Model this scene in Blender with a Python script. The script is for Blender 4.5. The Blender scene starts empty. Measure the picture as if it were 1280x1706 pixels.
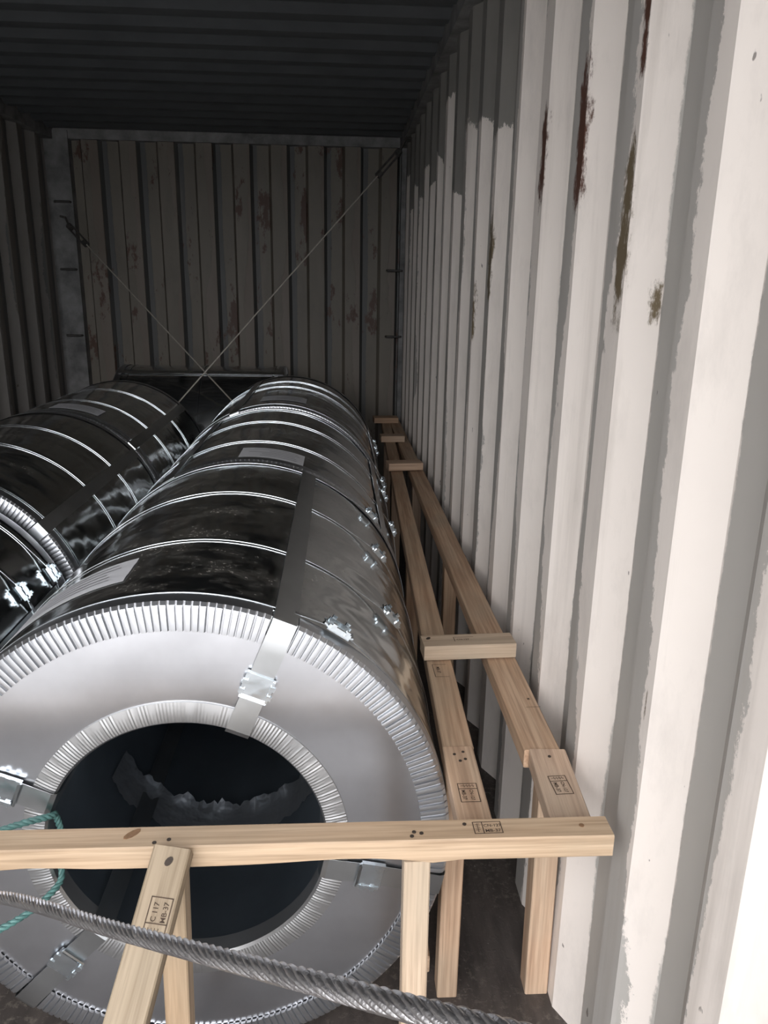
import bpy, bmesh, math, random
from mathutils import Vector, Matrix

# ------------------------------------------------------------------ camera, world, light, exposure
scene = bpy.context.scene
COL = scene.collection
random.seed(7)

F_PX = 1282.0
CAM = Vector((-0.4441, 0.0, 1.4339))
YAW, PITCH, ROLL = math.radians(3.4876), math.radians(16.2353), math.radians(0.9844)
fw = Vector((math.sin(YAW) * math.cos(PITCH), math.cos(YAW) * math.cos(PITCH), -math.sin(PITCH)))
rt = fw.cross(Vector((0, 0, 1))).normalized()
up = rt.cross(fw)
r2 = rt * math.cos(ROLL) + up * math.sin(ROLL)
u2 = up * math.cos(ROLL) - rt * math.sin(ROLL)
cam_d = bpy.data.cameras.new('camera')
cam_d.sensor_fit = 'VERTICAL'
cam_d.sensor_height = 36.0
cam_d.sensor_width = 36.0
cam_d.lens = F_PX / 1706.0 * 36.0
cam_d.clip_start = 0.02
cam = bpy.data.objects.new('camera', cam_d)
cam.matrix_world = Matrix(((r2.x, u2.x, -fw.x, CAM.x), (r2.y, u2.y, -fw.y, CAM.y), (r2.z, u2.z, -fw.z, CAM.z), (0, 0, 0, 1)))
COL.objects.link(cam)
scene.camera = cam

world = bpy.data.worlds.new('overcast_sky')
scene.world = world
world.use_nodes = True
bg = world.node_tree.nodes['Background']
bg.inputs[0].default_value = (0.985, 0.99, 1.02, 1)
bg.inputs[1].default_value = 8.8

# container interior
W, H, YB, YD = 2.35, 2.39, 5.66, -0.28

# open doorway: portal that only guides the sampling of the sky light (emits nothing itself)
pd = bpy.data.lights.new('doorway_portal', 'AREA')
pd.shape = 'RECTANGLE'
pd.size, pd.size_y = 2.36, 2.32
pd.cycles.is_portal = True
po = bpy.data.objects.new('doorway_portal', pd)
po.location = (-W / 2, YD - 0.06, 1.14)
po.rotation_euler = (math.radians(90), 0, 0)
COL.objects.link(po)

vs = scene.view_settings
vs.view_transform = 'Standard'
vs.look = 'None'
vs.gamma = 1.0
vs.exposure = 0.0
vs.use_curve_mapping = False

# ------------------------------------------------------------------ materials
def new_mat(name):
    m = bpy.data.materials.new(name)
    m.use_nodes = True
    nt = m.node_tree
    return m, nt, nt.nodes['Principled BSDF']

def node(nt, typ, **kw):
    n = nt.nodes.new(typ)
    for k, v in kw.items():
        if k.startswith('i_'):
            key = k[2:]
            n.inputs[int(key) if key.isdigit() else key].default_value = v
        else:
            setattr(n, k, v)
    return n

def noise(nt, vec, scale, detail=3.0, rough=0.55, stretch=None):
    if stretch:
        mp = node(nt, 'ShaderNodeMapping')
        mp.inputs['Scale'].default_value = stretch
        nt.links.new(vec, mp.inputs[0])
        vec = mp.outputs[0]
    n = node(nt, 'ShaderNodeTexNoise')
    n.inputs['Scale'].default_value = scale
    n.inputs['Detail'].default_value = detail
    n.inputs['Roughness'].default_value = rough
    nt.links.new(vec, n.inputs['Vector'])
    return n.outputs['Fac']

def ramp(nt, fac, stops):
    r = node(nt, 'ShaderNodeValToRGB')
    e = r.color_ramp.elements
    while len(e) < len(stops):
        e.new(0.5)
    for el, (p, c) in zip(e, stops):
        el.position = p
        el.color = c if len(c) == 4 else (*c, 1)
    nt.links.new(fac, r.inputs[0])
    return r.outputs[0]

def math_n(nt, op, a, b=None, c=None):
    n = node(nt, 'ShaderNodeMath', operation=op)
    for i, v in enumerate((a, b, c)):
        if v is None:
            continue
        if isinstance(v, (int, float)):
            n.inputs[i].default_value = v
        else:
            nt.links.new(v, n.inputs[i])
    return n.outputs[0]

def mix(nt, fac, a, b):
    n = node(nt, 'ShaderNodeMix', data_type='RGBA')
    for s, v in ((0, fac), (6, a), (7, b)):
        if isinstance(v, (int, float)):
            n.inputs[s].default_value = v
        elif isinstance(v, tuple):
            n.inputs[s].default_value = v if len(v) == 4 else (*v, 1)
        else:
            nt.links.new(v, n.inputs[s])
    return n.outputs[2]

def bump(nt, bsdf, height, strength, dist):
    b = node(nt, 'ShaderNodeBump')
    b.inputs['Strength'].default_value = strength
    b.inputs['Distance'].default_value = dist
    nt.links.new(height, b.inputs['Height'])
    nt.links.new(b.outputs[0], bsdf.inputs['Normal'])

def objcoord(nt):
    return node(nt, 'ShaderNodeTexCoord').outputs['Object']

def metal(name, col, rough, bscale=0.0, bstr=0.0, bdist=0.01, rvar=0.0, stretch=None):
    m, nt, b = new_mat(name)
    b.inputs['Metallic'].default_value = 1.0
    co = objcoord(nt)
    n1 = noise(nt, co, 9.0, 4)
    lo = tuple(x * 0.86 for x in col)
    nt.links.new(ramp(nt, n1, [(0.3, lo), (0.7, col)]), b.inputs['Base Color'])
    if rvar:
        n2 = noise(nt, co, 6.0, 4)
        nt.links.new(math_n(nt, 'MULTIPLY_ADD', n2, rvar * 2, rough - rvar), b.inputs['Roughness'])
    else:
        b.inputs['Roughness'].default_value = rough
    if bstr:
        bump(nt, b, noise(nt, co, bscale, 2, 0.5, stretch), bstr, bdist)
    return m

def wrap_mat():
    m, nt, b = new_mat('coil_wrap_steel')
    co = objcoord(nt)
    b.inputs['Metallic'].default_value = 1.0
    b.inputs['Base Color'].default_value = (0.56, 0.58, 0.585, 1)
    b.inputs['Roughness'].default_value = 0.15
    h1 = noise(nt, co, 3.0, 2, 0.5, (1.0, 1.6, 1.0))
    h2 = noise(nt, co, 11.0, 2, 0.5)
    bump(nt, b, math_n(nt, 'MULTIPLY_ADD', h2, 0.16, h1), 0.35, 0.035)
    # settled dust and grit on the upper side
    nrm = node(nt, 'ShaderNodeNewGeometry').outputs['Normal']
    sp = node(nt, 'ShaderNodeSeparateXYZ')
    nt.links.new(nrm, sp.inputs[0])
    upm = math_n(nt, 'MULTIPLY_ADD', sp.outputs['Z'], 3.0, -1.9)
    upm = node(nt, 'ShaderNodeClamp').outputs[0] if False else math_n(nt, 'MINIMUM', math_n(nt, 'MAXIMUM', upm, 0.0), 1.0)
    smear = ramp(nt, noise(nt, co, 9.0, 8, 0.75, (1.0, 1.2, 1.0)), [(0.46, (0, 0, 0)), (0.68, (1, 1, 1))])
    grit = ramp(nt, noise(nt, co, 150.0, 3, 0.65), [(0.58, (0, 0, 0)), (0.66, (1, 1, 1))])
    film = math_n(nt, 'MULTIPLY', smear, math_n(nt, 'MULTIPLY_ADD', grit, 0.75, 0.14))
    film = math_n(nt, 'MULTIPLY', film, upm)
    d = node(nt, 'ShaderNodeBsdfDiffuse')
    d.inputs[0].default_value = (0.50, 0.47, 0.42, 1)
    ms = node(nt, 'ShaderNodeMixShader')
    nt.links.new(film, ms.inputs[0])
    nt.links.new(b.outputs[0], ms.inputs[1])
    nt.links.new(d.outputs[0], ms.inputs[2])
    nt.links.new(ms.outputs[0], nt.nodes['Material Output'].inputs[0])
    return m

def painted_wall(name, white, grey, rustiness, bound=0.47, stains=(), toplimit=None, flat_a=(0.33, 0.30, 0.27), flat_b=(0.50, 0.48, 0.45)):
    """steel sheet, old grey coat with white roller paint on the proud flats"""
    m, nt, b = new_mat(name)
    geo = node(nt, 'ShaderNodeNewGeometry')
    co = geo.outputs['Position']
    dep = node(nt, 'ShaderNodeAttribute', attribute_name='depth').outputs['Fac']
    cell = node(nt, 'ShaderNodeAttribute', attribute_name='cell').outputs['Fac']
    phs = node(nt, 'ShaderNodeAttribute', attribute_name='phase').outputs['Fac']
    fine = math_n(nt, 'SUBTRACT', noise(nt, co, 38.0, 9, 0.78, (1, 1, 0.7)), 0.5)
    low = math_n(nt, 'SUBTRACT', noise(nt, co, 2.3, 3, 0.5, (1, 1, 0.55)), 0.5)
    # white coat: starts at the foot of the flank that faces the doors, ends ragged on the proud flat
    hi = math_n(nt, 'MULTIPLY_ADD', low, 0.95, bound)
    hi = math_n(nt, 'MULTIPLY_ADD', fine, 0.24, hi)
    hi = math_n(nt, 'ADD', hi, math_n(nt, 'MULTIPLY', math_n(nt, 'SUBTRACT', cell, 0.5), 0.16))
    lo = math_n(nt, 'MULTIPLY_ADD', low, -0.16, 0.12)
    lo = math_n(nt, 'MULTIPLY_ADD', fine, 0.07, lo)
    g1 = ramp(nt, math_n(nt, 'ADD', math_n(nt, 'SUBTRACT', phs, hi), 0.5), [(0.494, (0, 0, 0)), (0.506, (1, 1, 1))])
    g0 = ramp(nt, math_n(nt, 'ADD', math_n(nt, 'SUBTRACT', lo, phs), 0.5), [(0.494, (0, 0, 0)), (0.506, (1, 1, 1))])
    isgrey = math_n(nt, 'MAXIMUM', g0, g1)
    wcol = mix(nt, noise(nt, co, 3.0, 5, 0.6), tuple(c * 0.86 for c in white), white)
    gcol = mix(nt, noise(nt, co, 4.0, 5, 0.6, (1, 1, 0.4)), tuple(c * 0.78 for c in grey), grey)
    worn = mix(nt, noise(nt, co, 5.0, 6, 0.65, (1, 1, 0.3)), flat_a, flat_b)      # scuffed flats
    onflat = math_n(nt, 'LESS_THAN', dep, 0.12)
    gcol = mix(nt, onflat, gcol, worn)
    smg = ramp(nt, noise(nt, co, 6.5, 7, 0.7, (1, 1.3, 0.5)), [(0.50, (0, 0, 0)), (0.75, (1, 1, 1))])
    wcol = mix(nt, math_n(nt, 'MULTIPLY', smg, 0.50), wcol, tuple(c * 0.62 for c in white))
    base = mix(nt, isgrey, wcol, gcol)
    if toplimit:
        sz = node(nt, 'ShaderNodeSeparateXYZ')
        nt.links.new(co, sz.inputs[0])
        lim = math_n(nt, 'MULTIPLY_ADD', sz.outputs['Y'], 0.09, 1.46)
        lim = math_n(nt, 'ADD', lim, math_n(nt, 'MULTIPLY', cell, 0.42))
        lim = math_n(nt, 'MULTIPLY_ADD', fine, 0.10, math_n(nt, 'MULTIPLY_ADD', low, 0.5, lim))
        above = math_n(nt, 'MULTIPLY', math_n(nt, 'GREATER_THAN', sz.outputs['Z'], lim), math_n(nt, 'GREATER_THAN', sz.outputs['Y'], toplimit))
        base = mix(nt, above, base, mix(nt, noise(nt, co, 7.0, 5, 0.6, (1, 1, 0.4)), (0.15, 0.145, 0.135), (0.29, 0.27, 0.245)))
    # brownish dirt streaks running down
    st = ramp(nt, noise(nt, co, 5.0, 5, 0.6, (1, 3.2, 0.16)), [(0.56, (0, 0, 0)), (0.74, (1, 1, 1))])
    base = mix(nt, math_n(nt, 'MULTIPLY', st, 0.35), base, (0.30, 0.255, 0.215))
    # rust blotches, stretched vertically
    rs = math_n(nt, 'ADD', noise(nt, co, 5.5, 9, 0.72, (1, 2.4, 0.42)), math_n(nt, 'MULTIPLY', dep, 0.035))
    rmask = ramp(nt, rs, [(rustiness, (0, 0, 0)), (rustiness + 0.035, (1, 1, 1))])
    base = mix(nt, rmask, base, (0.085, 0.042, 0.026))
    # rust and tar marks scraped onto the flats
    if stains:
        sx = node(nt, 'ShaderNodeSeparateXYZ')
        nt.links.new(co, sx.inputs[0])
        spk = noise(nt, co, 22.0, 9, 0.78, (1, 1.3, 0.6))
        for y_, z0_, z1_, w_, col_, amt in stains:
            dy = math_n(nt, 'DIVIDE', math_n(nt, 'ABSOLUTE', math_n(nt, 'SUBTRACT', sx.outputs['Y'], y_)), w_)
            dz = math_n(nt, 'DIVIDE', math_n(nt, 'ABSOLUTE', math_n(nt, 'SUBTRACT', sx.outputs['Z'], (z0_ + z1_) / 2)), (z1_ - z0_) / 2)
            dd = math_n(nt, 'POWER', math_n(nt, 'ADD', math_n(nt, 'POWER', dy, 2.0), math_n(nt, 'POWER', dz, 4.0)), 0.5)
            kk = math_n(nt, 'MULTIPLY_ADD', dd, -0.34, math_n(nt, 'ADD', spk, amt))
            base = mix(nt, ramp(nt, kk, [(0.36, (0, 0, 0)), (0.47, (1, 1, 1))]), base, col_)
    # small chips
    ch = ramp(nt, noise(nt, co, 40.0, 3, 0.5, (1, 1, 0.5)), [(0.745, (0, 0, 0)), (0.76, (1, 1, 1))])
    base = mix(nt, math_n(nt, 'MULTIPLY', ch, 0.75), base, (0.10, 0.08, 0.07))
    nt.links.new(base, b.inputs['Base Color'])
    b.inputs['Roughness'].default_value = 0.55
    hgt = math_n(nt, 'SUBTRACT', math_n(nt, 'MULTIPLY', noise(nt, co, 30.0, 3), 0.25), isgrey)
    bump(nt, b, hgt, 0.35, 0.002)
    return m

def plain(name, col, rough=0.6, var=0.2, scale=20.0, bs=0.0, bd=0.002, metallic=0.0):
    m, nt, b = new_mat(name)
    co = objcoord(nt)
    n = noise(nt, co, scale, 5, 0.6)
    lo = tuple(c * (1 - var) for c in col)
    hi = tuple(min(1, c * (1 + var)) for c in col)
    nt.links.new(ramp(nt, n, [(0.3, lo), (0.7, hi)]), b.inputs['Base Color'])
    b.inputs['Roughness'].default_value = rough
    b.inputs['Metallic'].default_value = metallic
    if bs:
        bump(nt, b, n, bs, bd)
    return m

def wood_mat(name, col_a, col_b, col_c):
    m, nt, b = new_mat(name)
    co = objcoord(nt)
    rnd = node(nt, 'ShaderNodeObjectInfo').outputs['Random']
    cb = node(nt, 'ShaderNodeCombineXYZ')
    nt.links.new(math_n(nt, 'MULTIPLY', rnd, 37.0), cb.inputs[0])
    nt.links.new(math_n(nt, 'MULTIPLY', rnd, 11.0), cb.inputs[1])
    ad = node(nt, 'ShaderNodeVectorMath', operation='ADD')
    nt.links.new(co, ad.inputs[0])
    nt.links.new(cb.outputs[0], ad.inputs[1])
    v = ad.outputs[0]
    g1 = noise(nt, v, 26.0, 4, 0.6, (0.06, 1.7, 1.7))
    g2 = noise(nt, v, 150.0, 3, 0.6, (0.03, 1, 1))
    lg = noise(nt, v, 5.0, 3, 0.5, (0.7, 1, 1))
    c = ramp(nt, g1, [(0.33, col_c), (0.47, col_a), (0.62, col_b)])
    c = mix(nt, ramp(nt, g2, [(0.42, (0, 0, 0)), (0.70, (0.75, 0.75, 0.75))]), c, tuple(x * 0.8 for x in col_c))
    st = ramp(nt, lg, [(0.45, (0, 0, 0)), (0.75, (1, 1, 1))])
    c = mix(nt, math_n(nt, 'MULTIPLY', st, 0.55), c, (0.40, 0.335, 0.245))
    hs = node(nt, 'ShaderNodeHueSaturation')
    nt.links.new(math_n(nt, 'MULTIPLY_ADD', rnd, 0.14, 0.93), hs.inputs['Value'])
    nt.links.new(math_n(nt, 'MULTIPLY_ADD', rnd, -0.2, 1.08), hs.inputs['Saturation'])
    nt.links.new(c, hs.inputs['Color'])
    nt.links.new(hs.outputs[0], b.inputs['Base Color'])
    b.inputs['Roughness'].default_value = 0.62
    bump(nt, b, g1, 0.15, 0.001)
    return m

def floor_mat():
    m, nt, b = new_mat('dirty_plywood_floor')
    co = objcoord(nt)
    g = noise(nt, co, 12.0, 6, 0.65, (2.0, 0.35, 1))
    c = ramp(nt, g, [(0.3, (0.030, 0.025, 0.023)), (0.7, (0.085, 0.070, 0.062))])
    d = ramp(nt, noise(nt, co, 55.0, 6, 0.7), [(0.52, (0, 0, 0)), (0.66, (1, 1, 1))])
    big = ramp(nt, noise(nt, co, 4.0, 3, 0.5), [(0.42, (0, 0, 0)), (0.62, (1, 1, 1))])
    c = mix(nt, math_n(nt, 'MULTIPLY', math_n(nt, 'MULTIPLY', d, big), 0.7), c, (0.22, 0.19, 0.155))
    sp = ramp(nt, noise(nt, co, 90.0, 2, 0.5), [(0.74, (0, 0, 0)), (0.76, (1, 1, 1))])
    c = mix(nt, math_n(nt, 'MULTIPLY', sp, 0.6), c, (0.35, 0.33, 0.30))
    nt.links.new(c, b.inputs['Base Color'])
    b.inputs['Roughness'].default_value = 0.6
    bump(nt, b, d, 0.3, 0.003)
    return m

M = {}
M['wrap'] = wrap_mat()
M['face'] = metal('end_plate_steel', (0.62, 0.63, 0.66), 0.30, 2.2, 0.22, 0.03, 0.05)
M['ring'] = metal('galvanised_edge', (0.57, 0.58, 0.60), 0.38, 30, 0.05, 0.002, 0.06)
M['bore_ring'] = metal('galvanised_bore_edge', (0.54, 0.54, 0.54), 0.45, 40, 0.1, 0.002, 0.05)
M['strap'] = metal('eye_strap_steel', (0.58, 0.60, 0.61), 0.30, 12, 0.06, 0.004, 0.05)
M['band'] = metal('steel_band', (0.62, 0.65, 0.67), 0.20, 30, 0.05, 0.002)
M['seal'] = metal('seal_steel', (0.70, 0.76, 0.80), 0.22, 25, 0.3, 0.004)
M['bore'] = metal('bore_steel', (0.34, 0.39, 0.44), 0.38, 5, 0.3, 0.03)
M['liner'] = metal('torn_foil', (0.75, 0.77, 0.80), 0.35, 30, 0.5, 0.01)
M['rope'] = metal('wire_rope_steel', (0.58, 0.565, 0.57), 0.38, 400, 0.5, 0.001, 0.05)
M['green'] = plain('green_plastic_rope', (0.09, 0.20, 0.185), 0.45, 0.3, 60)
M['wire'] = plain('lashing_wire_steel', (0.48, 0.44, 0.38), 0.5, 0.2, 60, metallic=0.3)
M['iron'] = plain('dark_iron', (0.06, 0.055, 0.05), 0.6, 0.4, 40)
M['paper'] = plain('paper_label', (0.66, 0.66, 0.68), 0.7, 0.05, 12)
M['paper_print'] = plain('label_print', (0.28, 0.27, 0.28), 0.7, 0.1, 12)
M['wood'] = wood_mat('sawn_pine', (0.52, 0.345, 0.225), (0.60, 0.42, 0.285), (0.39, 0.24, 0.15))
M['wood_pale'] = wood_mat('pale_sawn_pine', (0.50, 0.36, 0.24), (0.585, 0.435, 0.30), (0.39, 0.27, 0.17))
M['wood_grey'] = wood_mat('weathered_pine', (0.30, 0.235, 0.16), (0.355, 0.28, 0.195), (0.23, 0.17, 0.11))
M['ink'] = plain('burnt_stamp_ink', (0.07, 0.045, 0.03), 0.8, 0.35, 90)
M['hole'] = plain('nail_head_dark', (0.04, 0.028, 0.02), 0.7, 0.3, 90)
M['knot'] = plain('wood_knot_brown', (0.20, 0.11, 0.055), 0.7, 0.3, 90)
RUST, TAR = (0.10, 0.045, 0.03), (0.15, 0.115, 0.07)
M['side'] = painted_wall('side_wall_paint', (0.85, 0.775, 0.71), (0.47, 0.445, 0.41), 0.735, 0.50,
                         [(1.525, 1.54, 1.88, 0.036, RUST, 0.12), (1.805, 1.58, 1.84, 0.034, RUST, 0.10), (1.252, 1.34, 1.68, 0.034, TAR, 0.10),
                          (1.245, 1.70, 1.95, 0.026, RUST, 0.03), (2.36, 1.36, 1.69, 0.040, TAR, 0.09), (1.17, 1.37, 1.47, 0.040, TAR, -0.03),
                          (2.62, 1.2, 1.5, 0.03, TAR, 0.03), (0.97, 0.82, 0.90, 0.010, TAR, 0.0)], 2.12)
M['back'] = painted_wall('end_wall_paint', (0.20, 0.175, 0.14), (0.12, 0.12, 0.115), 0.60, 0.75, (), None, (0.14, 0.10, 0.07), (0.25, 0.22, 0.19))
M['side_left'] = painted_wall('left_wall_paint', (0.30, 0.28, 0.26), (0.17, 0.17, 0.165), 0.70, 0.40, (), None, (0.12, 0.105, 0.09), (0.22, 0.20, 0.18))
M['roof'] = plain('roof_paint', (0.085, 0.09, 0.095), 0.55, 0.15, 6)
M['rail'] = plain('rail_paint', (0.20, 0.195, 0.19), 0.65, 0.45, 9, 0.3, 0.004)
M['floor'] = floor_mat()
M['ground'] = plain('concrete_yard', (0.30, 0.29, 0.28), 0.85, 0.12, 3)

# ------------------------------------------------------------------ helpers
def make_obj(name, verts, faces, mat, parent=None, sharp=35, mw=None):
    me = bpy.data.meshes.new(name)
    me.from_pydata([tuple(v) for v in verts], [], faces)
    me.materials.append(mat)
    for p in me.polygons:
        p.use_smooth = True
    me.set_sharp_from_angle(angle=math.radians(sharp))
    me.update()
    o = bpy.data.objects.new(name, me)
    COL.objects.link(o)
    if mw is not None:
        o.matrix_basis = mw
    if parent:
        o.parent = parent
    return o

def world_of(o):
    m = o.matrix_basis.copy()
    while o.parent:
        m = o.parent.matrix_basis @ o.matrix_parent_inverse @ m if False else o.parent.matrix_basis @ m
        o = o.parent
    return m

def attach_world(child, parent):
    """child built in world space becomes a child of parent and stays in place"""
    child.matrix_basis = world_of(parent).inverted() @ child.matrix_basis
    child.parent = parent

def empty(name, loc, label, cat, group=None, rz=0.0):
    o = bpy.data.objects.new(name, None)
    o.empty_display_size = 0.1
    o.location = loc
    o.rotation_euler = (0, 0, rz)
    COL.objects.link(o)
    o.matrix_basis = Matrix.Translation(loc) @ Matrix.Rotation(rz, 4, 'Z')
    return tag(o, label, cat, group)

def tag(o, label=None, cat=None, group=None, kind=None):
    if label: o['label'] = label
    if cat: o['category'] = cat
    if group: o['group'] = group
    if kind: o['kind'] = kind
    return o

class MB:
    def __init__(s):
        s.v, s.f = [], []
    def add(s, vs, fs):
        n = len(s.v)
        s.v += [tuple(v) for v in vs]
        s.f += [tuple(i + n for i in f) for f in fs]
        return s
    def box(s, a, b, mat=None):
        x0, y0, z0 = a; x1, y1, z1 = b
        vs = [Vector(p) for p in ((x0, y0, z0), (x1, y0, z0), (x1, y1, z0), (x0, y1, z0), (x0, y0, z1), (x1, y0, z1), (x1, y1, z1), (x0, y1, z1))]
        if mat is not None:
            vs = [mat @ v for v in vs]
        return s.add(vs, [(0, 3, 2, 1), (4, 5, 6, 7), (0, 1, 5, 4), (1, 2, 6, 5), (2, 3, 7, 6), (3, 0, 4, 7)])
    def tube(s, pts, r, n=8, caps=True):
        pts = [Vector(p) for p in pts]
        rings = []
        prev = None
        for i, p in enumerate(pts):
            t = (pts[min(i + 1, len(pts) - 1)] - pts[max(i - 1, 0)]).normalized()
            if prev is None:
                a = t.orthogonal().normalized()
            else:
                a = (prev - t * prev.dot(t)).normalized()
            prev = a
            b = t.cross(a)
            rr = r[i] if isinstance(r, (list, tuple)) else r
            rings.append([p + (a * math.cos(2 * math.pi * k / n) + b * math.sin(2 * math.pi * k / n)) * rr for k in range(n)])
        vs = [v for ring in rings for v in ring]
        fs = []
        for i in range(len(pts) - 1):
            for k in range(n):
                fs.append((i * n + k, i * n + (k + 1) % n, (i + 1) * n + (k + 1) % n, (i + 1) * n + k))
        if caps:
            fs.append(tuple(reversed(range(n))))
            fs.append(tuple((len(pts) - 1) * n + k for k in range(n)))
        return s.add(vs, fs)
    def build(s, name, mat, parent=None, sharp=35, mw=None):
        return make_obj(name, s.v, s.f, mat, parent, sharp, mw)

def copy_part(src, parent):
    c = src.copy()
    COL.objects.link(c)
    c.parent = parent
    return c

# ------------------------------------------------------------------ container shell
def corrugated(name, length, height, profile, pitch, phase, frame, mat):
    """profile: [(fraction of pitch, depth 0..1)] over one pitch; frame maps (s, depth, t) to world"""
    st = []
    k0 = math.floor((0 - phase) / pitch) - 1
    k = k0
    rng = random.Random(hash(name) % 1000 if False else len(name) * 17)
    while True:
        cell = rng.random()
        for fr, d in profile:
            st.append(((k + fr) * pitch + phase, d, cell, fr))
        if (k + 1) * pitch + phase > length:
            break
        k += 1
    def at(sv):
        for (a, da, ca, fa), (b, db, cb, fb) in zip(st, st[1:]):
            if a <= sv <= b and b > a:
                t = (sv - a) / (b - a)
                return (sv, da + (db - da) * t, ca, fa + (fb - fa) * t)
        return (sv, 0, 0.5, 0.5)
    pts = [at(0.0)] + [q for q in st if 0 < q[0] < length] + [at(length)]
    vs, fs, dp, cl, ps = [], [], [], [], []
    for sv, d, c, fp in pts:
        for t in (0, height):
            vs.append(frame(sv, d, t)); dp.append(d); cl.append(c); ps.append(fp)
    for i in range(len(pts) - 1):
        fs.append((2 * i, 2 * i + 2, 2 * i + 3, 2 * i + 1))
    me = bpy.data.meshes.new(name)
    me.from_pydata(vs, [], fs)
    me.materials.append(mat)
    a = me.attributes.new('depth', 'FLOAT', 'POINT')
    a.data.foreach_set('value', dp)
    a = me.attributes.new('cell', 'FLOAT', 'POINT')
    a.data.foreach_set('value', cl)
    a = me.attributes.new('phase', 'FLOAT', 'POINT')
    a.data.foreach_set('value', ps)
    o = bpy.data.objects.new(name, me)
    COL.objects.link(o)
    return tag(o, kind='structure')

PITCH_W = 0.278
prof = [(0.0, 1.0), (0.126, 1.0), (0.371, 0.0), (0.629, 0.0), (0.874, 1.0), (1.0, 1.0)]   # recess centred on 0
LEN = YB - YD
ph = (1.127 - YD) % PITCH_W
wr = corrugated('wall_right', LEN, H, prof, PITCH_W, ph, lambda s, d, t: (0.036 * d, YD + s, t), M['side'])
tag(wr, 'white and grey painted corrugated container side wall on the right', None)
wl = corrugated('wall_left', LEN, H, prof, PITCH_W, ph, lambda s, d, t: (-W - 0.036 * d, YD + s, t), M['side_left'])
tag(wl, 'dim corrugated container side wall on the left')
pb = [(0.0, 1.0), (0.42, 1.0), (0.5, 0.0), (0.92, 0.0), (1.0, 1.0)]
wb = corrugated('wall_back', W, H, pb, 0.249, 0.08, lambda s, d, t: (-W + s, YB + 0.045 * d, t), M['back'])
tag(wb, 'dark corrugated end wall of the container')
pr = [(0.0, 1.0), (0.25, 1.0), (0.5, 0.0), (0.75, 0.0), (1.0, 1.0)]
ce = corrugated('ceiling', LEN, W, pr, 0.209, 0.05, lambda s, d, t: (-W + t, YD + s, H + 0.022 * d), M['roof'])
tag(ce, 'dark corrugated steel container roof')
fl = MB().box((-W - 0.06, YD - 0.02, -0.12), (0.06, YB + 0.06, 0.0)).build('floor', M['floor'])
tag(fl, 'dark dirty plywood container floor', kind='structure')
gr = MB().box((-30, -40, -0.5), (28, YD - 0.12, -0.16)).build('ground', M['ground'])
tag(gr, 'concrete yard in front of the open container', kind='structure')

# added container-sized boxes out of view, blocking low sky light opposite the doors
st_m = plain('sky_blocker_paint', (0.16, 0.19, 0.22), 0.6, 0.15, 2)
yard = MB()
for lv in range(1):
    for cx in range(-3, 3):
        yard.box((cx * 6.1 - 1.2, -17.0, -0.16 + lv * 2.62), (cx * 6.1 + 4.8, -14.5, 2.42 + lv * 2.62))
tag(yard.build('wall_sky_blocker', st_m), 'added row of container boxes across the yard, blocking low sky light', kind='structure')

def trim(n, a, b, lab):
    o = MB().box(a, b).build('trim_%d' % n, M['rail'])
    return tag(o, lab, kind='structure')
trim(1, (-0.035, YD, H - 0.055), (0.08, YB + 0.05, H + 0.05), 'dark top rail along the right container wall')
trim(2, (-W - 0.08, YD, H - 0.055), (-W + 0.035, YB + 0.05, H + 0.05), 'dark top rail along the left container wall')
trim(3, (-W, YB - 0.02, H - 0.05), (0, YB + 0.08, H + 0.05), 'top header of the container end wall')
trim(4, (-0.02, YB - 0.035, 0), (0.08, YB + 0.08, H), 'corner post at the right end of the end wall')
trim(5, (-W - 0.08, YB - 0.035, 0), (-W + 0.13, YB + 0.08, H), 'corner post at the left end of the end wall')
trim(6, (-W - 0.1, YD - 0.1, 2.28), (0.1, YD + 0.02, H + 0.14), 'door header beam of the container')
trim(7, (-0.02, YD - 0.1, -0.12), (0.16, YD + 0.02, H + 0.1), 'right door post of the container')
trim(8, (-W - 0.16, YD - 0.1, -0.12), (-W + 0.02, YD + 0.02, H + 0.1), 'left door post of the container')

def door_leaf(n, x, sgn, lab):  # unseen leaf added standing straight out, to cut side light near the doorway
    b = MB()
    b.box((x - 0.015, YD - 1.27, 0.02), (x + 0.015, YD - 0.11, 2.26))
    for k in range(5):                                   # pressed horizontal ribs
        b.box((x - 0.032, YD - 1.20, 0.22 + 0.42 * k), (x + 0.032, YD - 0.18, 0.40 + 0.42 * k))
    for yy in (0.16, 0.74, 1.22):                        # stiles
        b.box((x - 0.03, YD - yy - 0.05, 0.02), (x + 0.03, YD - yy + 0.05, 2.26))
    o = b.build('door_%d' % n, M['door'])
    for yy in (0.5, 0.98):
        r = MB().tube([(x + sgn * 0.06, YD - yy, -0.02), (x + sgn * 0.06, YD - yy, 2.30)], 0.017, 10).build('lock_rod', M['iron'], o)
    return tag(o, lab, kind='structure')
M['door'] = plain('door_paint', (0.36, 0.36, 0.35), 0.6, 0.2, 5)
door_leaf(1, 0.07, 1, 'open right door leaf of the container, added to shape the light')
door_leaf(2, -W - 0.07, -1, 'open left door leaf of the container, added to shape the light')

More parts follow.
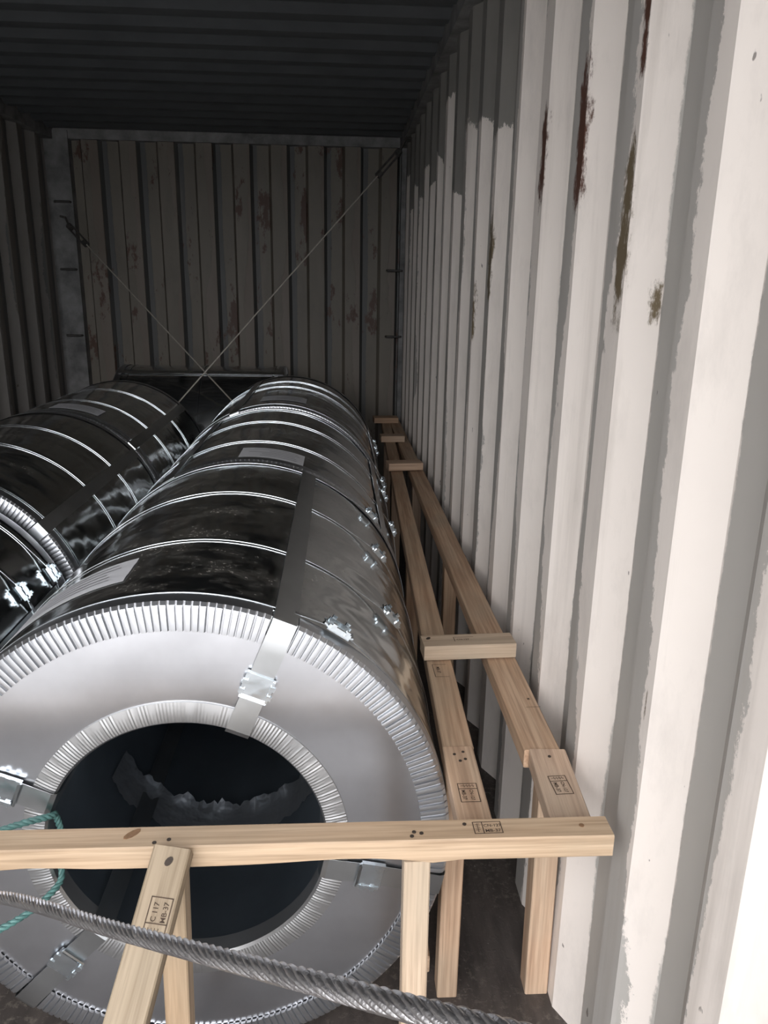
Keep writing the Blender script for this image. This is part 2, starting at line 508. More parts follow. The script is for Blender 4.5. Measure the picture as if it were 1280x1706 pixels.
def lash_bar(x, z, side, label, grp):
    b = MB()
    pts = [(x, YB - 0.035, z), (x + 0.005 * side, YB - 0.055, z), (x + 0.10 * side, YB - 0.055, z), (x + 0.105 * side, YB - 0.03, z)]
    b.tube(pts, 0.008, 8)
    return tag(b.build('lashing_bar', M['iron']), label, 'lashing bar', grp)
for z, w in ((1.95, 'uppermost'), (1.52, 'middle'), (1.08, 'lowest')):
    lash_bar(-W + 0.01, z, 1, '%s dark lashing bar on the left rear corner post' % w, 'lashing bars on the rear corner posts')
for z, w in ((1.55, 'upper'), (1.10, 'lower')):
    lash_bar(-0.005, z, -1, '%s dark lashing bar on the right rear corner post' % w, 'lashing bars on the rear corner posts')

# ------------------------------------------------------------------ steel coils (local: axis +Y from 0 to L, front face at y=0)
RAD = math.radians
def P(r, th, y, zc):
    return Vector((r * math.cos(th), y, zc + r * math.sin(th)))

def tube_solid(name, R, Rh, L, zc, mat, parent, n=192):
    """outer skin and both ends"""
    vs, fs = [], []
    prof_ = [(Rh, 0.004), (R, 0.004), (R, L * 0.25), (R, L * 0.5), (R, L * 0.75), (R, L - 0.004), (Rh, L - 0.004)]
    for r, y in prof_:
        for k in range(n):
            vs.append(P(r, 2 * math.pi * k / n, y, zc))
    for j in range(len(prof_) - 1):
        for k in range(n):
            a, b_ = j * n + k, j * n + (k + 1) % n
            fs.append((a, b_, b_ + n, a + n))
    return make_obj(name, vs, fs, mat, parent, 40)

def cyl_strip(rows, t0, t1, n, zc):
    """rows of (r, y) swept from t0 to t1"""
    vs, fs = [], []
    for k in range(n + 1):
        th = t0 + (t1 - t0) * k / n
        for r, y in rows:
            vs.append(P(r, th, y, zc))
    m = len(rows)
    for k in range(n):
        for j in range(m - 1):
            fs.append((k * m + j, k * m + j + 1, (k + 1) * m + j + 1, (k + 1) * m + j))
    return vs, fs

def crimped_sector(R, t0, t1, zc, sgn, y0):
    """L-shaped edge protector: smooth leg on the outside, pleated leg on the face"""
    rows = [(0.034, R + 0.0025, 0), (0.006, R + 0.0030, 0), (0.001, R + 0.0022, 0.15), (-0.003, R - 0.003, 0.7), (-0.0035, R - 0.009, 1.0),
            (-0.0035, R - 0.049, 1.0), (0.001, R - 0.0495, 0.95)]
    teeth = max(2, round(abs(t1 - t0) * R / 0.0132))
    cols = []
    for i in range(teeth):
        amp = random.uniform(0.85, 1.15)
        sk = random.uniform(-0.06, 0.06)
        for fr, h in ((0.0, 0.1), (0.08 + sk, 0.92 * amp), (0.45, 1.0 * amp), (0.73 + sk, 0.9 * amp), (0.80 + sk, 0.0), (0.97, 0.0)):
            cols.append(((i + fr) / teeth, h))
    cols.append((1.0, 0.12))
    vs, fs = [], []
    for q, h in cols:
        th = t0 + (t1 - t0) * q
        for y, r, w in rows:
            vs.append(P(r, th, y0 + sgn * (y - 0.0048 * w * h), zc))
    m = len(rows)
    for k in range(len(cols) - 1):
        for j in range(m - 1):
            fs.append((k * m + j, (k + 1) * m + j, (k + 1) * m + j + 1, k * m + j + 1))
    return vs, fs

def bore_sector(Rh, t0, t1, zc, sgn, y0):
    n = max(8, int(abs(t1 - t0) * Rh / 0.0027))
    vs, fs = [], []
    rows = [(Rh + 0.042, 0.001, 0), (Rh + 0.041, -0.004, 0.3), (Rh + 0.030, -0.005, 1), (Rh + 0.012, -0.006, 1), (Rh + 0.003, -0.005, 0.6), (Rh - 0.001, 0.0, 0.2), (Rh - 0.0015, 0.035, 0)]
    for k in range(n + 1):
        th = t0 + (t1 - t0) * k / n
        h = (0.0008 if k % 2 else 0.0) * random.uniform(0.5, 1.2)
        for r, y, w in rows:
            vs.append(P(r, th, y0 + sgn * (y - h * w), zc))
    m = len(rows)
    for k in range(n):
        for j in range(m - 1):
            fs.append((k * m + j, (k + 1) * m + j, (k + 1) * m + j + 1, k * m + j + 1))
    return vs, fs

def band_mesh(R, y, w, zc, lift=None, n=200):
    vs, fs = [], []
    for k in range(n):
        th = 2 * math.pi * k / n
        e = 0.0
        if lift is not None:
            d = abs((math.degrees(th) - lift + 180) % 360 - 180)
            e = 0.011 * max(0.0, 1 - d / 13.0) ** 1.4
        for rr, yy in ((R + 0.0010 + e, y - w / 2), (R + 0.0024 + e, y - w / 2), (R + 0.0024 + e, y + w / 2), (R + 0.0010 + e, y + w / 2)):
            vs.append(P(rr, th, yy, zc))
    for k in range(n):
        a, b = k * 4, ((k + 1) % n) * 4
        for j in range(4):
            fs.append((a + j, a + (j + 1) % 4, b + (j + 1) % 4, b + j))
    return vs, fs

def band_seal(R, y, th, zc, s=1.0):
    """folded clip: sleeve with flared, notched ends along the band"""
    b = MB()
    c = P(R + 0.013, th, y, zc)
    rad = Vector((math.cos(th), 0, math.sin(th)))
    tan = Vector((-math.sin(th), 0, math.cos(th)))
    ax = Vector((0, 1, 0))
    m = Matrix(((tan.x, ax.x, rad.x, c.x), (tan.y, ax.y, rad.y, c.y), (tan.z, ax.z, rad.z, c.z), (0, 0, 0, 1)))
    b.box((-0.030 * s, -0.013, -0.003), (0.030 * s, 0.013, 0.001), m)
    b.box((-0.032 * s, -0.017, -0.004), (0.032 * s, -0.012, 0.007), m)
    b.box((-0.032 * s, 0.012, -0.004), (0.032 * s, 0.017, 0.007), m)
    for sx in (-1, 1):
        b.box((sx * 0.020 * s - 0.004, -0.021, 0.0), (sx * 0.020 * s + 0.004, -0.015, 0.012), m)
        b.box((sx * 0.020 * s - 0.004, 0.015, 0.0), (sx * 0.020 * s + 0.004, 0.021, 0.012), m)
        m2 = m @ Matrix.Translation((sx * 0.034 * s, 0, 0.0)) @ Matrix.Rotation(-sx * 0.35, 4, 'Y')
        b.box((-0.006, -0.011, -0.002), (0.006, 0.011, 0.001), m2)
    return b

def eye_strap(R, Rh, L, th, zc, w, both=True):
    """flat strap round the eye: bore, front face, outside, back face"""
    rad = Vector((math.cos(th), 0, math.sin(th)))
    tan = Vector((-math.sin(th), 0, math.cos(th)))
    o = Vector((0, 0, zc))
    path = [(Rh - 0.0045, L * 0.98), (Rh - 0.0045, L * 0.5), (Rh - 0.0045, 0.004), (Rh - 0.002, -0.007), (Rh + 0.006, -0.0105),
            (Rh + 0.06, -0.0075), (R - 0.06, -0.0075), (R - 0.006, -0.0085), (R + 0.001, -0.006), (R + 0.0042, 0.002),
            (R + 0.0042, L * 0.33), (R + 0.0042, L * 0.66), (R + 0.0042, L * 0.985)]
    t = 0.0011
    vs, fs = [], []
    for i, (r, y) in enumerate(path):
        a = Vector(path[max(i - 1, 0)]); b = Vector(path[min(i + 1, len(path) - 1)])
        d = (b - a).normalized()
        nr, ny = d.y, -d.x        # outward normal in the (r, y) plane
        for s in (-1, 1):
            # on the curved skins follow the curvature at the strap edges
            sag = (w / 2) ** 2 / (2 * max(r, 0.1))
            k = 1.0 if i >= 9 or i <= 2 else 0.0
            for q in (0, t):
                vs.append(o + rad * (r + nr * q - sag * k) + tan * (s * w / 2) + Vector((0, y + ny * q, 0)))
        # middle column keeps the strap hugging the skin
    n = len(path)
    for i in range(n - 1):
        a, b = i * 4, (i + 1) * 4
        for j in ((0, 1), (1, 3), (3, 2), (2, 0)):
            fs.append((a + j[0], a + j[1], b + j[1], b + j[0]))
    fs.append((0, 2, 3, 1)); e = (n - 1) * 4
    fs.append((e, e + 1, e + 3, e + 2))
    return vs, fs

def eye_seal(r, th, zc, w):
    b = MB()
    rad = Vector((math.cos(th), 0, math.sin(th)))
    tan = Vector((-math.sin(th), 0, math.cos(th)))
    nrm = Vector((0, -1, 0))
    c = Vector((0, 0, zc)) + rad * r + nrm * 0.009
    m = Matrix(((rad.x, tan.x, nrm.x, c.x), (rad.y, tan.y, nrm.y, c.y), (rad.z, tan.z, nrm.z, c.z), (0, 0, 0, 1)))
    h = w / 2 + 0.003
    b.box((-0.022, -h, 0.0), (0.022, h, 0.0035), m)
    b.box((-0.024, -h - 0.002, -0.003), (0.020, -h + 0.003, 0.0055), m)
    b.box((-0.020, h - 0.003, -0.003), (0.024, h + 0.002, 0.0055), m)
    m2 = m @ Matrix.Translation((-0.022, 0, 0.003)) @ Matrix.Rotation(0.5, 4, 'Y')
    b.box((-0.004, -h, -0.001), (0.003, h, 0.0025), m2)
    for sx, sy in ((0.006, 1), (-0.010, -1), (0.008, -1), (-0.012, 1)):
        b.box((sx - 0.004, sy * h - 0.005, 0.002), (sx + 0.004, sy * h + 0.004, 0.008), m)
    return b

def label_patch(R, y0, y1, t0, t1, zc):
    rows = [(R + 0.0016 + 0.0012 * math.sin(j * 1.3) ** 2, y0 + (y1 - y0) * j / 6) for j in range(7)]
    return cyl_strip(rows, t0, t1, 16, zc)

def label_print(R, y0, y1, t0, t1, zc):
    b = MB()
    rr = random.Random(3)
    for q in (0.2, 0.36, 0.52, 0.68, 0.84):
        y = y0 + (y1 - y0) * q
        a = t0 + (t1 - t0) * rr.uniform(0.08, 0.2)
        e = t1 - (t1 - t0) * rr.uniform(0.1, 0.5)
        vs, fs = cyl_strip([(R + 0.0034, y), (R + 0.0034, y + 0.004)], a, e, 8, zc)
        b.add(vs, fs)
    return b

def build_coil(label, x, y0, L, R, Rh=0.248, zc=None, straps=(67.3, 157, 226.5, 348), joint=81.5, bands=(), seals=39.0,
               lab=None, group='wrapped steel coils in two rows', rz=0.0, detail=True, seal_r=(0.345, 0.33, 0.345, 0.335)):
    zc = zc or R
    root = empty('steel_coil', (x, y0, 0.0), label, 'steel coil', group, rz)
    tube_solid('wrapping_sheet', R, Rh, L, zc, M['wrap'], root)
    vs, fs = cyl_strip([(Rh, L - 0.004), (Rh, L * 0.6), (Rh, L * 0.3), (Rh, 0.004)], 0, 2 * math.pi, 128, zc)
    make_obj('bore_sleeve', vs, fs, M['bore'], root)
    # end plate, slightly domed towards its middle so the sheet is not dead flat
    vs, fs = cyl_strip([(Rh + 0.030, 0.003), (Rh + 0.034, -0.001), (Rh + 0.07, -0.0022), (R - 0.08, -0.0022), (R - 0.034, -0.001), (R - 0.030, 0.003)], 0, 2 * math.pi, 160, zc)
    make_obj('end_plate', vs, fs, M['face'], root)
    w = 0.042
    cuts = sorted([s % 360 for s in straps])
    gap = math.degrees((w / 2 + 0.003) / R)
    secs = []
    for a, b in zip(cuts, cuts[1:] + [cuts[0] + 360]):
        a2, b2 = a + gap, b - gap
        j = joint if a2 < joint < b2 else None
        if j is not None:
            secs += [(a2, j), (j, b2)]
        else:
            secs.append((a2, b2))
    for a, b in secs:
        vs, fs = crimped_sector(R, RAD(a), RAD(b), zc, 1, 0.0)
        make_obj('edge_protector', vs, fs, M['ring'], root, 25)
    g2 = math.degrees((w / 2 - 0.004) / (Rh + 0.02))
    for a, b in zip(cuts, cuts[1:] + [cuts[0] + 360]):
        vs, fs = bore_sector(Rh, RAD(a + g2), RAD(b - g2), zc, 1, 0.0)
        make_obj('bore_edge_ring', vs, fs, M['bore_ring'], root, 15)
    # rear edge: one ring
    vs, fs = crimped_sector(R, 0, 2 * math.pi, zc, -1, L)
    make_obj('rear_edge_protector', vs, fs, M['ring'], root, 25)
    for s, sr in zip(straps, seal_r):
        vs, fs = eye_strap(R, Rh, L, RAD(s), zc, w)
        st = make_obj('eye_strap', vs, fs, M['strap'], root, 25)
        eye_seal(sr, RAD(s), zc, w).build('strap_seal', M['seal'], st, 20)
    for i, y in enumerate(bands):
        sa = seals[i] if isinstance(seals, (list, tuple)) else seals + random.uniform(-2, 2)
        vs, fs = band_mesh(R + 0.001, y, 0.011, zc, sa)
        bo = make_obj('steel_band', vs, fs, M['band'], root, 40)
        if sa is not None:
            band_seal(R, y, RAD(sa), zc, 0.68).build('band_seal', M['seal'], bo, 20)
    if lab:
        ly0, ly1, lt0, lt1 = lab
        vs, fs = label_patch(R, ly0, ly1, RAD(lt0), RAD(lt1), zc)
        lo = make_obj('paper_label', vs, fs, M['paper'], root)
        lo['label'] = 'grey paper label'
        label_print(R, ly0, ly1, RAD(lt0), RAD(lt1), zc).build('label_print', M['paper_print'], lo)
    return root

AX, LX, RR, RL = -0.7146, -1.652, 0.4700, 0.460
r1 = build_coil('galvanised steel coil nearest the camera with its bore and end plate facing out', AX, 1.18, 1.05, RR, zc=0.467,
                bands=(0.040, 0.322, 0.70, 1.025), seals=[56.0, 38.0, 39.5, 40.5], lab=(0.125, 0.245, 104, 142))
build_coil('middle steel coil of the row by the timber frame, pale label on top', AX, 2.255, 1.015, RR, zc=0.467,
           straps=(30, 120, 205, 300), joint=75, bands=(0.29, 0.68, 0.98), seals=[20, 22, 18], lab=(0.03, 0.17, 70, 94))
build_coil('rearmost steel coil of the row by the timber frame', AX, 3.300, 1.13, RR + 0.001, zc=0.473,
           straps=(22, 112, 200, 290), joint=75, bands=(0.04, 0.65, 0.87), seals=[15, 17, 16], lab=(0.16, 0.30, 75, 100))
build_coil('smaller dark steel coil at the left picture edge', LX, 1.07, 1.06, 0.445, zc=0.445,
           straps=(20, 110, 200, 290), joint=60, bands=(0.30, 0.82, 1.00), seals=[28, 29.5, 27], group='wrapped steel coils in two rows')
build_coil('dark steel coil in the left row showing a pleated front edge', LX, 2.172, 1.06, RL, zc=0.460,
           straps=(39.5, 130, 220, 305), joint=75, bands=(0.05, 0.43, 0.74), seals=[150, 152, 149])
build_coil('rearmost steel coil of the left row', LX, 3.265, 1.11, RL - 0.002, zc=0.459,
           straps=(43.5, 130, 220, 310), joint=75, bands=(0.05, 0.34, 0.73), seals=[150, 152, 149], lab=(0.09, 0.21, 68, 94))
build_coil('crosswise steel coil lying behind both rows at the end wall', -0.79, 5.03, 1.02, 0.468,
           straps=(20, 110, 200, 290), joint=75, bands=(0.06, 0.5, 0.95), seals=[200, 203, 201], group='wrapped steel coils in two rows', rz=math.pi / 2)

# torn, crumpled liner edge inside the bore of the nearest coil
def torn_liner():
    rr = random.Random(21)
    vs, fs = [], []
    n = 60
    for k in range(n + 1):
        q = k / n
        th = RAD(-160 + 130 * q)
        hump = math.sin(math.pi * q) ** 0.6
        top = 0.005 + hump * (0.011 + 0.006 * math.sin(q * 40) + rr.uniform(-0.004, 0.006))
        yj = 0.42 + rr.uniform(-0.008, 0.008)
        for r, y in ((0.2465, yj - 0.10), (0.2455 - 0.15 * top, yj - 0.05), (0.2455 - 0.45 * top, yj - 0.02), (0.2455 - top, yj)):
            vs.append(P(r, th, y, 0.467))
    for k in range(n):
        for j in range(3):
            fs.append((k * 4 + j, k * 4 + j + 1, (k + 1) * 4 + j + 1, (k + 1) * 4 + j))
    o = make_obj('torn_liner', vs, fs, M['liner'], r1, 30)
    o['label'] = 'torn shiny liner edge inside the bore'
torn_liner()

# ------------------------------------------------------------------ timber bracing frame
frame = empty('timber_bracing_frame', (-0.14, 1.26, 0.0), 'nailed pine timber frame bracing the coils against the right wall and across the front', 'timber frame')

PLANE = {}
def on_top(o, p):
    c, n_ = PLANE[o.name]
    p = Vector(p)
    return p - n_ * (p - c).dot(n_)

def timber(name, a, b, width, thick, side, mat='wood', seed=0, label=None, wob=0.0003, wane=None):
    """board from a to b (centre line); 'side' is the direction of the width; local X is the grain"""
    a, b, side = Vector(a), Vector(b), Vector(side)
    d = b - a
    L = d.length
    ex = d / L
    ey = (side - ex * side.dot(ex)).normalized()
    ez = ex.cross(ey)
    m = Matrix(((ex.x, ey.x, ez.x, a.x), (ex.y, ey.y, ez.y, a.y), (ex.z, ey.z, ez.z, a.z), (0, 0, 0, 1)))
    rr = random.Random(seed)
    n = max(2, int(L / 0.045))
    bev = 0.0022
    w, t = width / 2, thick / 2
    sec = [(-w + bev, -t), (w - bev, -t), (w, -t + bev), (w, t - bev), (w - bev, t), (-w + bev, t), (-w, t - bev), (-w, -t + bev)]
    vs, fs = [], []
    p1, p2 = rr.uniform(0, 6), rr.uniform(0, 6)
    for i in range(n + 1):
        x = L * i / n
        oy = wob * math.sin(x * 2.1 + p1)
        oz = wob * math.sin(x * 1.7 + p2)
        for k, (y, z) in enumerate(sec):
            dy = dz = 0.0
            if wane:
                dy, dz = wane(x, k)
            vs.append((x, y + oy + dy, z + oz + dz))
    for i in range(n):
        for k in range(8):
            fs.append((i * 8 + k, i * 8 + (k + 1) % 8, (i + 1) * 8 + (k + 1) % 8, (i + 1) * 8 + k))
    fs.append(tuple(reversed(range(8))))
    fs.append(tuple(n * 8 + k for k in range(8)))
    o = make_obj(name, vs, fs, M[mat], None, 25, m)
    nz = ez if ez.dot(Vector((0, -0.3, 1))) > 0 else -ez
    if abs(ey.z) > abs(nz.z):
        nz = ey if ey.z > 0 else -ey
    PLANE[o.name] = (a + nz * t, nz.copy())
    attach_world(o, frame)
    if label:
        o['label'] = label
    return o

ZL = 0.610
# front rail, lower edge waney where bark was
def rail_wane(x, k):
    # x runs from the right end to the left; k 1,2 = lower front, k 0,7 = lower back for side=-Y ... only nudges of millimetres
    g = lambda c, s: math.exp(-((x - c) / s) ** 2)
    e = 0.007 * g(0.40, 0.11) - 0.007 * g(0.285, 0.028) + 0.005 * g(0.86, 0.06)
    return (0.0, e) if k in LOWER else (0.0, 0.0)
LOWER = (0, 1, 2, 7)
rail = timber('front_rail', (-1.95, 0.980, 0.626), (-0.0285, 0.980, 0.627), 0.047, 0.038, (0, 1, 0), 'wood_pale', 1,
              'pale horizontal timber across the front of the coil', 0.0002,
              lambda x, k: rail_wane(1.9215 - x, k))
# beams along the wall
o_main = timber('long_beam', (-0.064, 1.238, ZL - 0.019), (-0.070, 5.35, ZL - 0.060), 0.068, 0.038, (1, 0, 0), 'wood', 2, 'long timber beam against the painted wall')
i_main = timber('long_beam', (-0.221, 1.252, ZL - 0.019), (-0.130, 5.20, ZL - 0.055), 0.058, 0.038, (1, 0, 0), 'wood', 3, 'long timber beam beside the coils')
o_front = timber('beam_end_piece', (-0.068, 1.004, ZL - 0.021), (-0.056, 1.236, ZL - 0.014), 0.068, 0.034, (1, 0, 0), 'wood', 4, 'stamped short timber joining the wall beam to the front rail')
i_front = timber('beam_end_piece', (-0.224, 1.004, ZL - 0.019), (-0.222, 1.250, ZL - 0.015), 0.057, 0.034, (1, 0, 0), 'wood', 5, 'stamped short timber joining the inner beam to the front rail')
# cross pieces lying on the beams
c1 = timber('cross_piece', (-0.250, 1.628, ZL + 0.0185), (-0.034, 1.640, ZL + 0.0185), 0.062, 0.036, (0, 1, 0), 'wood_pale', 6, 'nearest cross piece over the two beams')
timber('cross_piece', (-0.212, 3.615, ZL + 0.001), (-0.046, 3.640, ZL + 0.001), 0.080, 0.036, (0, 1, 0), 'wood', 7)
timber('cross_piece', (-0.205, 4.380, ZL - 0.009), (-0.070, 4.390, ZL - 0.009), 0.080, 0.036, (0, 1, 0), 'wood', 8)
timber('cross_piece', (-0.215, 5.080, ZL - 0.017), (-0.055, 5.090, ZL - 0.017), 0.100, 0.036, (0, 1, 0), 'wood', 9)
# posts
post_r = timber('post', (-0.026, 1.284, 0.0), (-0.036, 1.272, ZL - 0.038), 0.048, 0.046, (1, 0, 0), 'wood', 10, 'post standing against the painted wall')
post_m = timber('post', (-0.217, 1.284, 0.0), (-0.217, 1.284, ZL - 0.038), 0.042, 0.046, (1, 0, 0), 'wood', 11, 'post below the beam beside the coil')
post_f = timber('post', (-0.322, 0.978, 0.0), (-0.326, 0.978, 0.607), 0.040, 0.040, (1, 0, 0), 'wood_pale', 12, 'front post under the rail at the coil edge')
post_l = timber('post', (-0.706, 0.978, 0.0), (-0.692, 0.978, 0.606), 0.038, 0.042, (1, 0, 0), 'wood_pale', 13, 'front post behind the leaning brace')
for y in (2.45, 3.63, 4.75):
    xi = -0.221 + (y - 1.252) * 0.0231
    timber('post', (xi, y, 0.0), (xi, y, ZL - 0.040 - (y - 1.25) * 0.0092), 0.044, 0.046, (1, 0, 0), 'wood', int(y * 10))
    timber('post', (-0.062, y, 0.0), (-0.066, y, ZL - 0.040 - (y - 1.25) * 0.0101), 0.044, 0.046, (1, 0, 0), 'wood', int(y * 11))
timber('bottom_rail', (-0.272, 1.325, 0.022), (-0.240, 4.9, 0.022), 0.050, 0.044, (1, 0, 0), 'wood', 15, 'timber lying on the floor behind the posts')
# leaning brace in front of the rail
bt = Vector((-0.687, 0.928, 0.632))
bb = Vector((-0.850, 0.040, 0.018))
bt = bt + (bt - bb).normalized() * 0.026
brace = timber('brace', bb, bt, 0.053, 0.032, (1, 0.0, -0.02), 'wood_grey', 14, 'stamped timber brace leaning against the front rail')

def disc(c, nrm, r, name, parent, mat='hole', ax=1.0):
    nrm = PLANE[parent.name][1].copy()
    c = on_top(parent, c) + nrm * 0.0004
    a = nrm.orthogonal().normalized()
    b = nrm.cross(a)
    c = Vector(c)
    n = 10
    vs = [c + nrm * 0.0008 + (a * math.cos(2 * math.pi * k / n) * ax + b * math.sin(2 * math.pi * k / n)) * r for k in range(n)]
    vs += [c - nrm * 0.002 + (a * math.cos(2 * math.pi * k / n) * ax + b * math.sin(2 * math.pi * k / n)) * r for k in range(n)]
    fs = [tuple(range(n))] + [(k, n + k, n + (k + 1) % n, (k + 1) % n) for k in range(n)]
    o = make_obj(name, vs, fs, M[mat], None, 30)
    attach_world(o, parent)
    return o

for x, y in ((-0.331, 0.975), (-0.320, 0.972), (-0.335, 0.966), (-0.252, 0.990), (-0.695, 0.972), (-0.715, 0.966)):
    disc((x, y, 0.6453), (0, 0, 1), 0.0032, 'nail', rail)
disc((-0.752, 0.986, 0.6453), (0, 0, 1), 0.006, 'knot', rail, 'knot', 2.4)
disc((-0.072, 0.981, 0.6453), (0, 0, 1), 0.004, 'knot', rail, 'knot')
for x, y in ((-0.232, 1.225), (-0.215, 1.232), (-0.224, 1.205), (-0.214, 1.210)):
    disc((x, y, ZL - 0.0005 + 0.0012), (0, 0, 1), 0.003, 'nail', i_front)
disc((-0.058, 1.212, ZL + 0.0015), (0, 0, 1), 0.003, 'nail', o_front)
disc((-0.235, 1.640, ZL + 0.0370), (0, 0, 1), 0.004, 'nail', c1, 'hole', 1.6)
ex = (bt - bb).normalized()
ey = (Vector((1, 0, -0.02)) - ex * ex.x).normalized()
ez = ex.cross(ey)
if ez.z < 0:
    ez = -ez
disc(bt - ex * 0.020 + ez * 0.0165 + ey * 0.001, ez, 0.0048, 'nail', brace, 'hole', 1.5)

def text_mesh(body, size):
    cu = bpy.data.curves.new('lettering', 'FONT')
    cu.body = body
    cu.size = size
    cu.offset = size * 0.012
    cu.align_x = 'LEFT'
    ob = bpy.data.objects.new('lettering', cu)
    COL.objects.link(ob)
    dg = bpy.context.evaluated_depsgraph_get()
    me = bpy.data.meshes.new_from_object(ob.evaluated_get(dg))
    vs = [v.co.copy() for v in me.vertices]
    fs = [tuple(p.vertices) for p in me.polygons]
    bpy.data.objects.remove(ob)
    bpy.data.meshes.remove(me)
    return vs, fs

def stamp(parent, origin, ex_, ey_, w, h, texts, split=None, fade=()):
    """heat-treatment stamp: box outline and letters, ex_/ey_ = reading directions on the face"""
    ex_, ey_ = Vector(ex_).normalized(), Vector(ey_).normalized()
    c_, n_ = PLANE[parent.name]
    ex_ = (ex_ - n_ * ex_.dot(n_)).normalized()
    ey_ = (ey_ - n_ * ey_.dot(n_) - ex_ * ey_.dot(ex_)).normalized()
    o = on_top(parent, origin) + n_ * 0.0009
    b = MB()
    lw = 0.0014
    def rect(x0, y0, x1, y1):
        b.add([o + ex_ * x + ey_ * y for x, y in ((x0, y0), (x1, y0), (x1, y1), (x0, y1))], [(0, 1, 2, 3)])
    if 'b' not in fade: rect(0, 0, w, lw)
    if 't' not in fade: rect(0, h - lw, w, h)
    if 'l' not in fade: rect(0, 0, lw, h)
    if 'r' not in fade: rect(w - lw, 0, w, h)
    if split:
        rect(split, 0, split + lw, h)
        # upright emblem column left of the split: ear-of-grain mark
        cx = split / 2
        rect(cx - 0.0005, h * 0.15, cx + 0.0005, h * 0.85)
        for q in (0.3, 0.45, 0.6, 0.75):
            rect(cx - split * 0.26, h * q, cx - 0.001, h * q + 0.0009)
            rect(cx + 0.001, h * q + 0.001, cx + split * 0.26, h * q + 0.0019)
    for body, tx, ty, size in texts:
        vs, fs = text_mesh(body, size)
        b.add([o + ex_ * (tx + v.x) + ey_ * (ty + v.y) for v in vs], fs)
    so = b.build('stamp', M['ink'])
    so['label'] = 'dark burnt-in stamp'
    attach_world(so, parent)
    return so

# front rail: [mark | CN-127 / MB-37]
stamp(rail, (-0.2395, 0.967, 0.6455), (1, 0.02, 0), (0, 1, 0), 0.044, 0.027, [('CN-127', 0.0162, 0.0150, 0.0083), ('MB-37', 0.0172, 0.0035, 0.0090)], 0.014)
# brace: letters read up the board
so = bt - ex * 0.119 + ez * 0.0165 + ey * 0.022
stamp(brace, so, ex, -ey if ex.cross(-ey).dot(ez) > 0 else ey, 0.053, 0.031, [('C 117', 0.0215, 0.0180, 0.0098), ('MB-37', 0.0210, 0.0045, 0.0098)], 0.019)
# short pieces of the frame
stamp(i_front, (-0.240, 1.140, ZL - 0.0001), (0, -1, 0), (1, 0, 0), 0.050, 0.034, [('CN-127', 0.017, 0.0190, 0.0085), ('MB-37', 0.018, 0.0050, 0.0095)], 0.014)
stamp(o_front, (-0.077, 1.155, ZL + 0.0010), (0.05, -1, -0.04), (1, 0.05, 0), 0.050, 0.032, [('CN-127', 0.017, 0.0180, 0.0085), ('MB-37', 0.018, 0.0050, 0.0095)], 0.014)
stamp(i_main, (-0.232, 1.585, ZL - 0.0035), (0.02, -1, 0.0092), (1, 0.02, 0), 0.060, 0.032, [('MB-37', 0.012, 0.008, 0.011)], None, ('t',))
stamp(c1, (-0.175, 1.622, ZL + 0.0372), (1, 0.055, 0), (-0.055, 1, 0), 0.048, 0.022, [('CN-127', 0.006, 0.006, 0.009)], None, ('r', 'b'))
stamp(o_main, (-0.060, 1.440, ZL - 0.0018), (0.02, -1, 0.0099), (1, 0.02, 0), 0.050, 0.030, [('M', 0.012, 0.010, 0.010)], None, ('b', 'l', 't'))

# ------------------------------------------------------------------ ropes
def smooth_path(pts, step):
    pts = [Vector(p) for p in pts]
    out = []
    ext = [pts[0] * 2 - pts[1]] + pts + [pts[-1] * 2 - pts[-2]]
    for i in range(1, len(ext) - 2):
        p0, p1, p2, p3 = ext[i - 1:i + 3]
        n = max(2, int((p2 - p1).length / step))
        for k in range(n):
            t = k / n
            out.append(0.5 * ((2 * p1) + (p2 - p0) * t + (2 * p0 - 5 * p1 + 4 * p2 - p3) * t * t + (3 * p1 - p0 - 3 * p2 + p3) * t ** 3))
    out.append(pts[-1])
    return out

def twisted_rope(name, pts, D, strands, lay, step, mat, label, cat, sides=6, fill=0.98):
    path = smooth_path(pts, step)
    root = empty(name, path[0], label, cat)
    rs = D / 2 * math.sin(math.pi / strands) / (1 + math.sin(math.pi / strands)) * fill * 1.08
    off = D / 2 - rs
    prev = None
    fr = []
    s = 0.0
    for i, p in enumerate(path):
        t = (path[min(i + 1, len(path) - 1)] - path[max(i - 1, 0)]).normalized()
        a = t.orthogonal().normalized() if prev is None else (prev - t * prev.dot(t)).normalized()
        prev = a
        if i:
            s += (p - path[i - 1]).length
        fr.append((p, a, t.cross(a), s))
    for k in range(strands):
        pp = []
        for p, a, b, sv in fr:
            ph_ = 2 * math.pi * (k / strands + sv / lay)
            pp.append(p + (a * math.cos(ph_) + b * math.sin(ph_)) * off - path[0])
        MB().tube(pp, rs, sides).build('strand', mat, root, 60)
    MB().tube([f[0] - path[0] for f in fr[::3]], off * 0.92, 8).build('core', mat, root, 60)
    return root

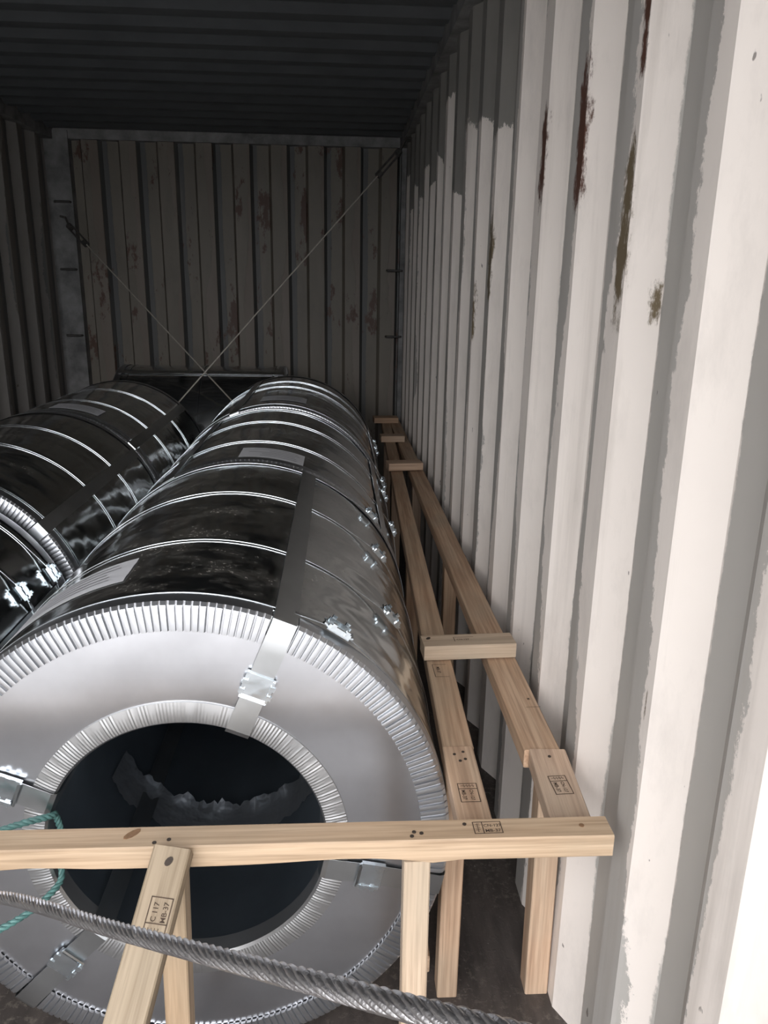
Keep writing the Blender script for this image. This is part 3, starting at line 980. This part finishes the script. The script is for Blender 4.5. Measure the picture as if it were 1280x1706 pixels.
wr_o = twisted_rope('wire_rope', [(-0.022, -0.005, 1.275), (-0.1464, 0.118, 1.1866), (-0.423, 0.391, 0.991), (-0.65, 0.615, 0.829), (-0.884, 0.846, 0.665), (-1.02, 0.935, 0.565),
                           (-1.45, 0.93, 0.36), (-2.05, 0.75, 0.12), (-2.30, 0.66, 0.03)],
             0.0165, 8, 0.090, 0.004, M['rope'], 'thick twisted steel wire rope slung across the foreground', 'wire rope')
ring = MB().tube([Vector((-0.012, -0.005, 1.275)) + Vector((0.0, 0.045 * math.cos(a * math.pi / 12), 0.045 * math.sin(a * math.pi / 12))) for a in range(25)], 0.008, 8, False).build('anchor_ring', M['iron'])
attach_world(ring, wr_o)
twisted_rope('green_rope', [(-2.20, 0.62, 0.03), (-1.50, 0.90, 0.28), (-1.15, 1.01, 0.375), (-1.0, 1.085, 0.392), (-0.945, 1.158, 0.402), (-0.946, 1.19, 0.425), (-0.944, 1.20, 0.475), (-0.946, 1.19, 0.525), (-0.945, 1.158, 0.548), (-1.02, 1.110, 0.556), (-1.3, 1.00, 0.53), (-1.9, 0.85, 0.48)],
             0.013, 3, 0.032, 0.005, M['green'], 'green rope looped through the bore of the nearest coil', 'rope')

def lashing(name, anchor, low, label):
    a, b = Vector(anchor), Vector(low)
    root = empty(name, a, label, 'lashing wire', 'crossed lashing wires at the end wall')
    d = (b - a)
    u = d.normalized()
    MB().tube([u * 0.30, d * 0.5, d], 0.0042, 8).build('wire', M['wire'], root)
    # turnbuckle: two side rods, end blocks, hook
    sd = u.orthogonal().normalized()
    t = MB()
    for s in (-1, 1):
        t.tube([u * 0.12 + sd * 0.014 * s, u * 0.28 + sd * 0.014 * s], 0.006, 8)
    t.tube([u * 0.10, u * 0.13], 0.020, 8)
    t.tube([u * 0.27, u * 0.30], 0.020, 8)
    t.build('turnbuckle', M['iron'], root)
    h = MB()
    h.tube([u * 0.0, u * 0.03 + sd * 0.02, u * 0.06 + sd * 0.012, u * 0.10], 0.007, 8)
    h.build('hook', M['iron'], root)
    return root
def on_ray(px, py, y):
    d = fw + r2 * ((px - 640) / F_PX) - u2 * ((py - 853) / F_PX)
    return CAM + d * (y / d.y)
A1 = on_ray(685, 230, 4.90)
B1 = on_ray(296, 672, 4.47)
lashing('lashing_wire', A1, A1 + (B1 - A1) * 1.06, 'lashing wire rising to the upper right rear corner')
A2 = on_ray(100, 360, 5.35)
B2 = on_ray(396, 678, 4.47)
lashing('lashing_wire', A2, A2 + (B2 - A2) * 1.015, 'lashing wire rising to the left rear corner post')
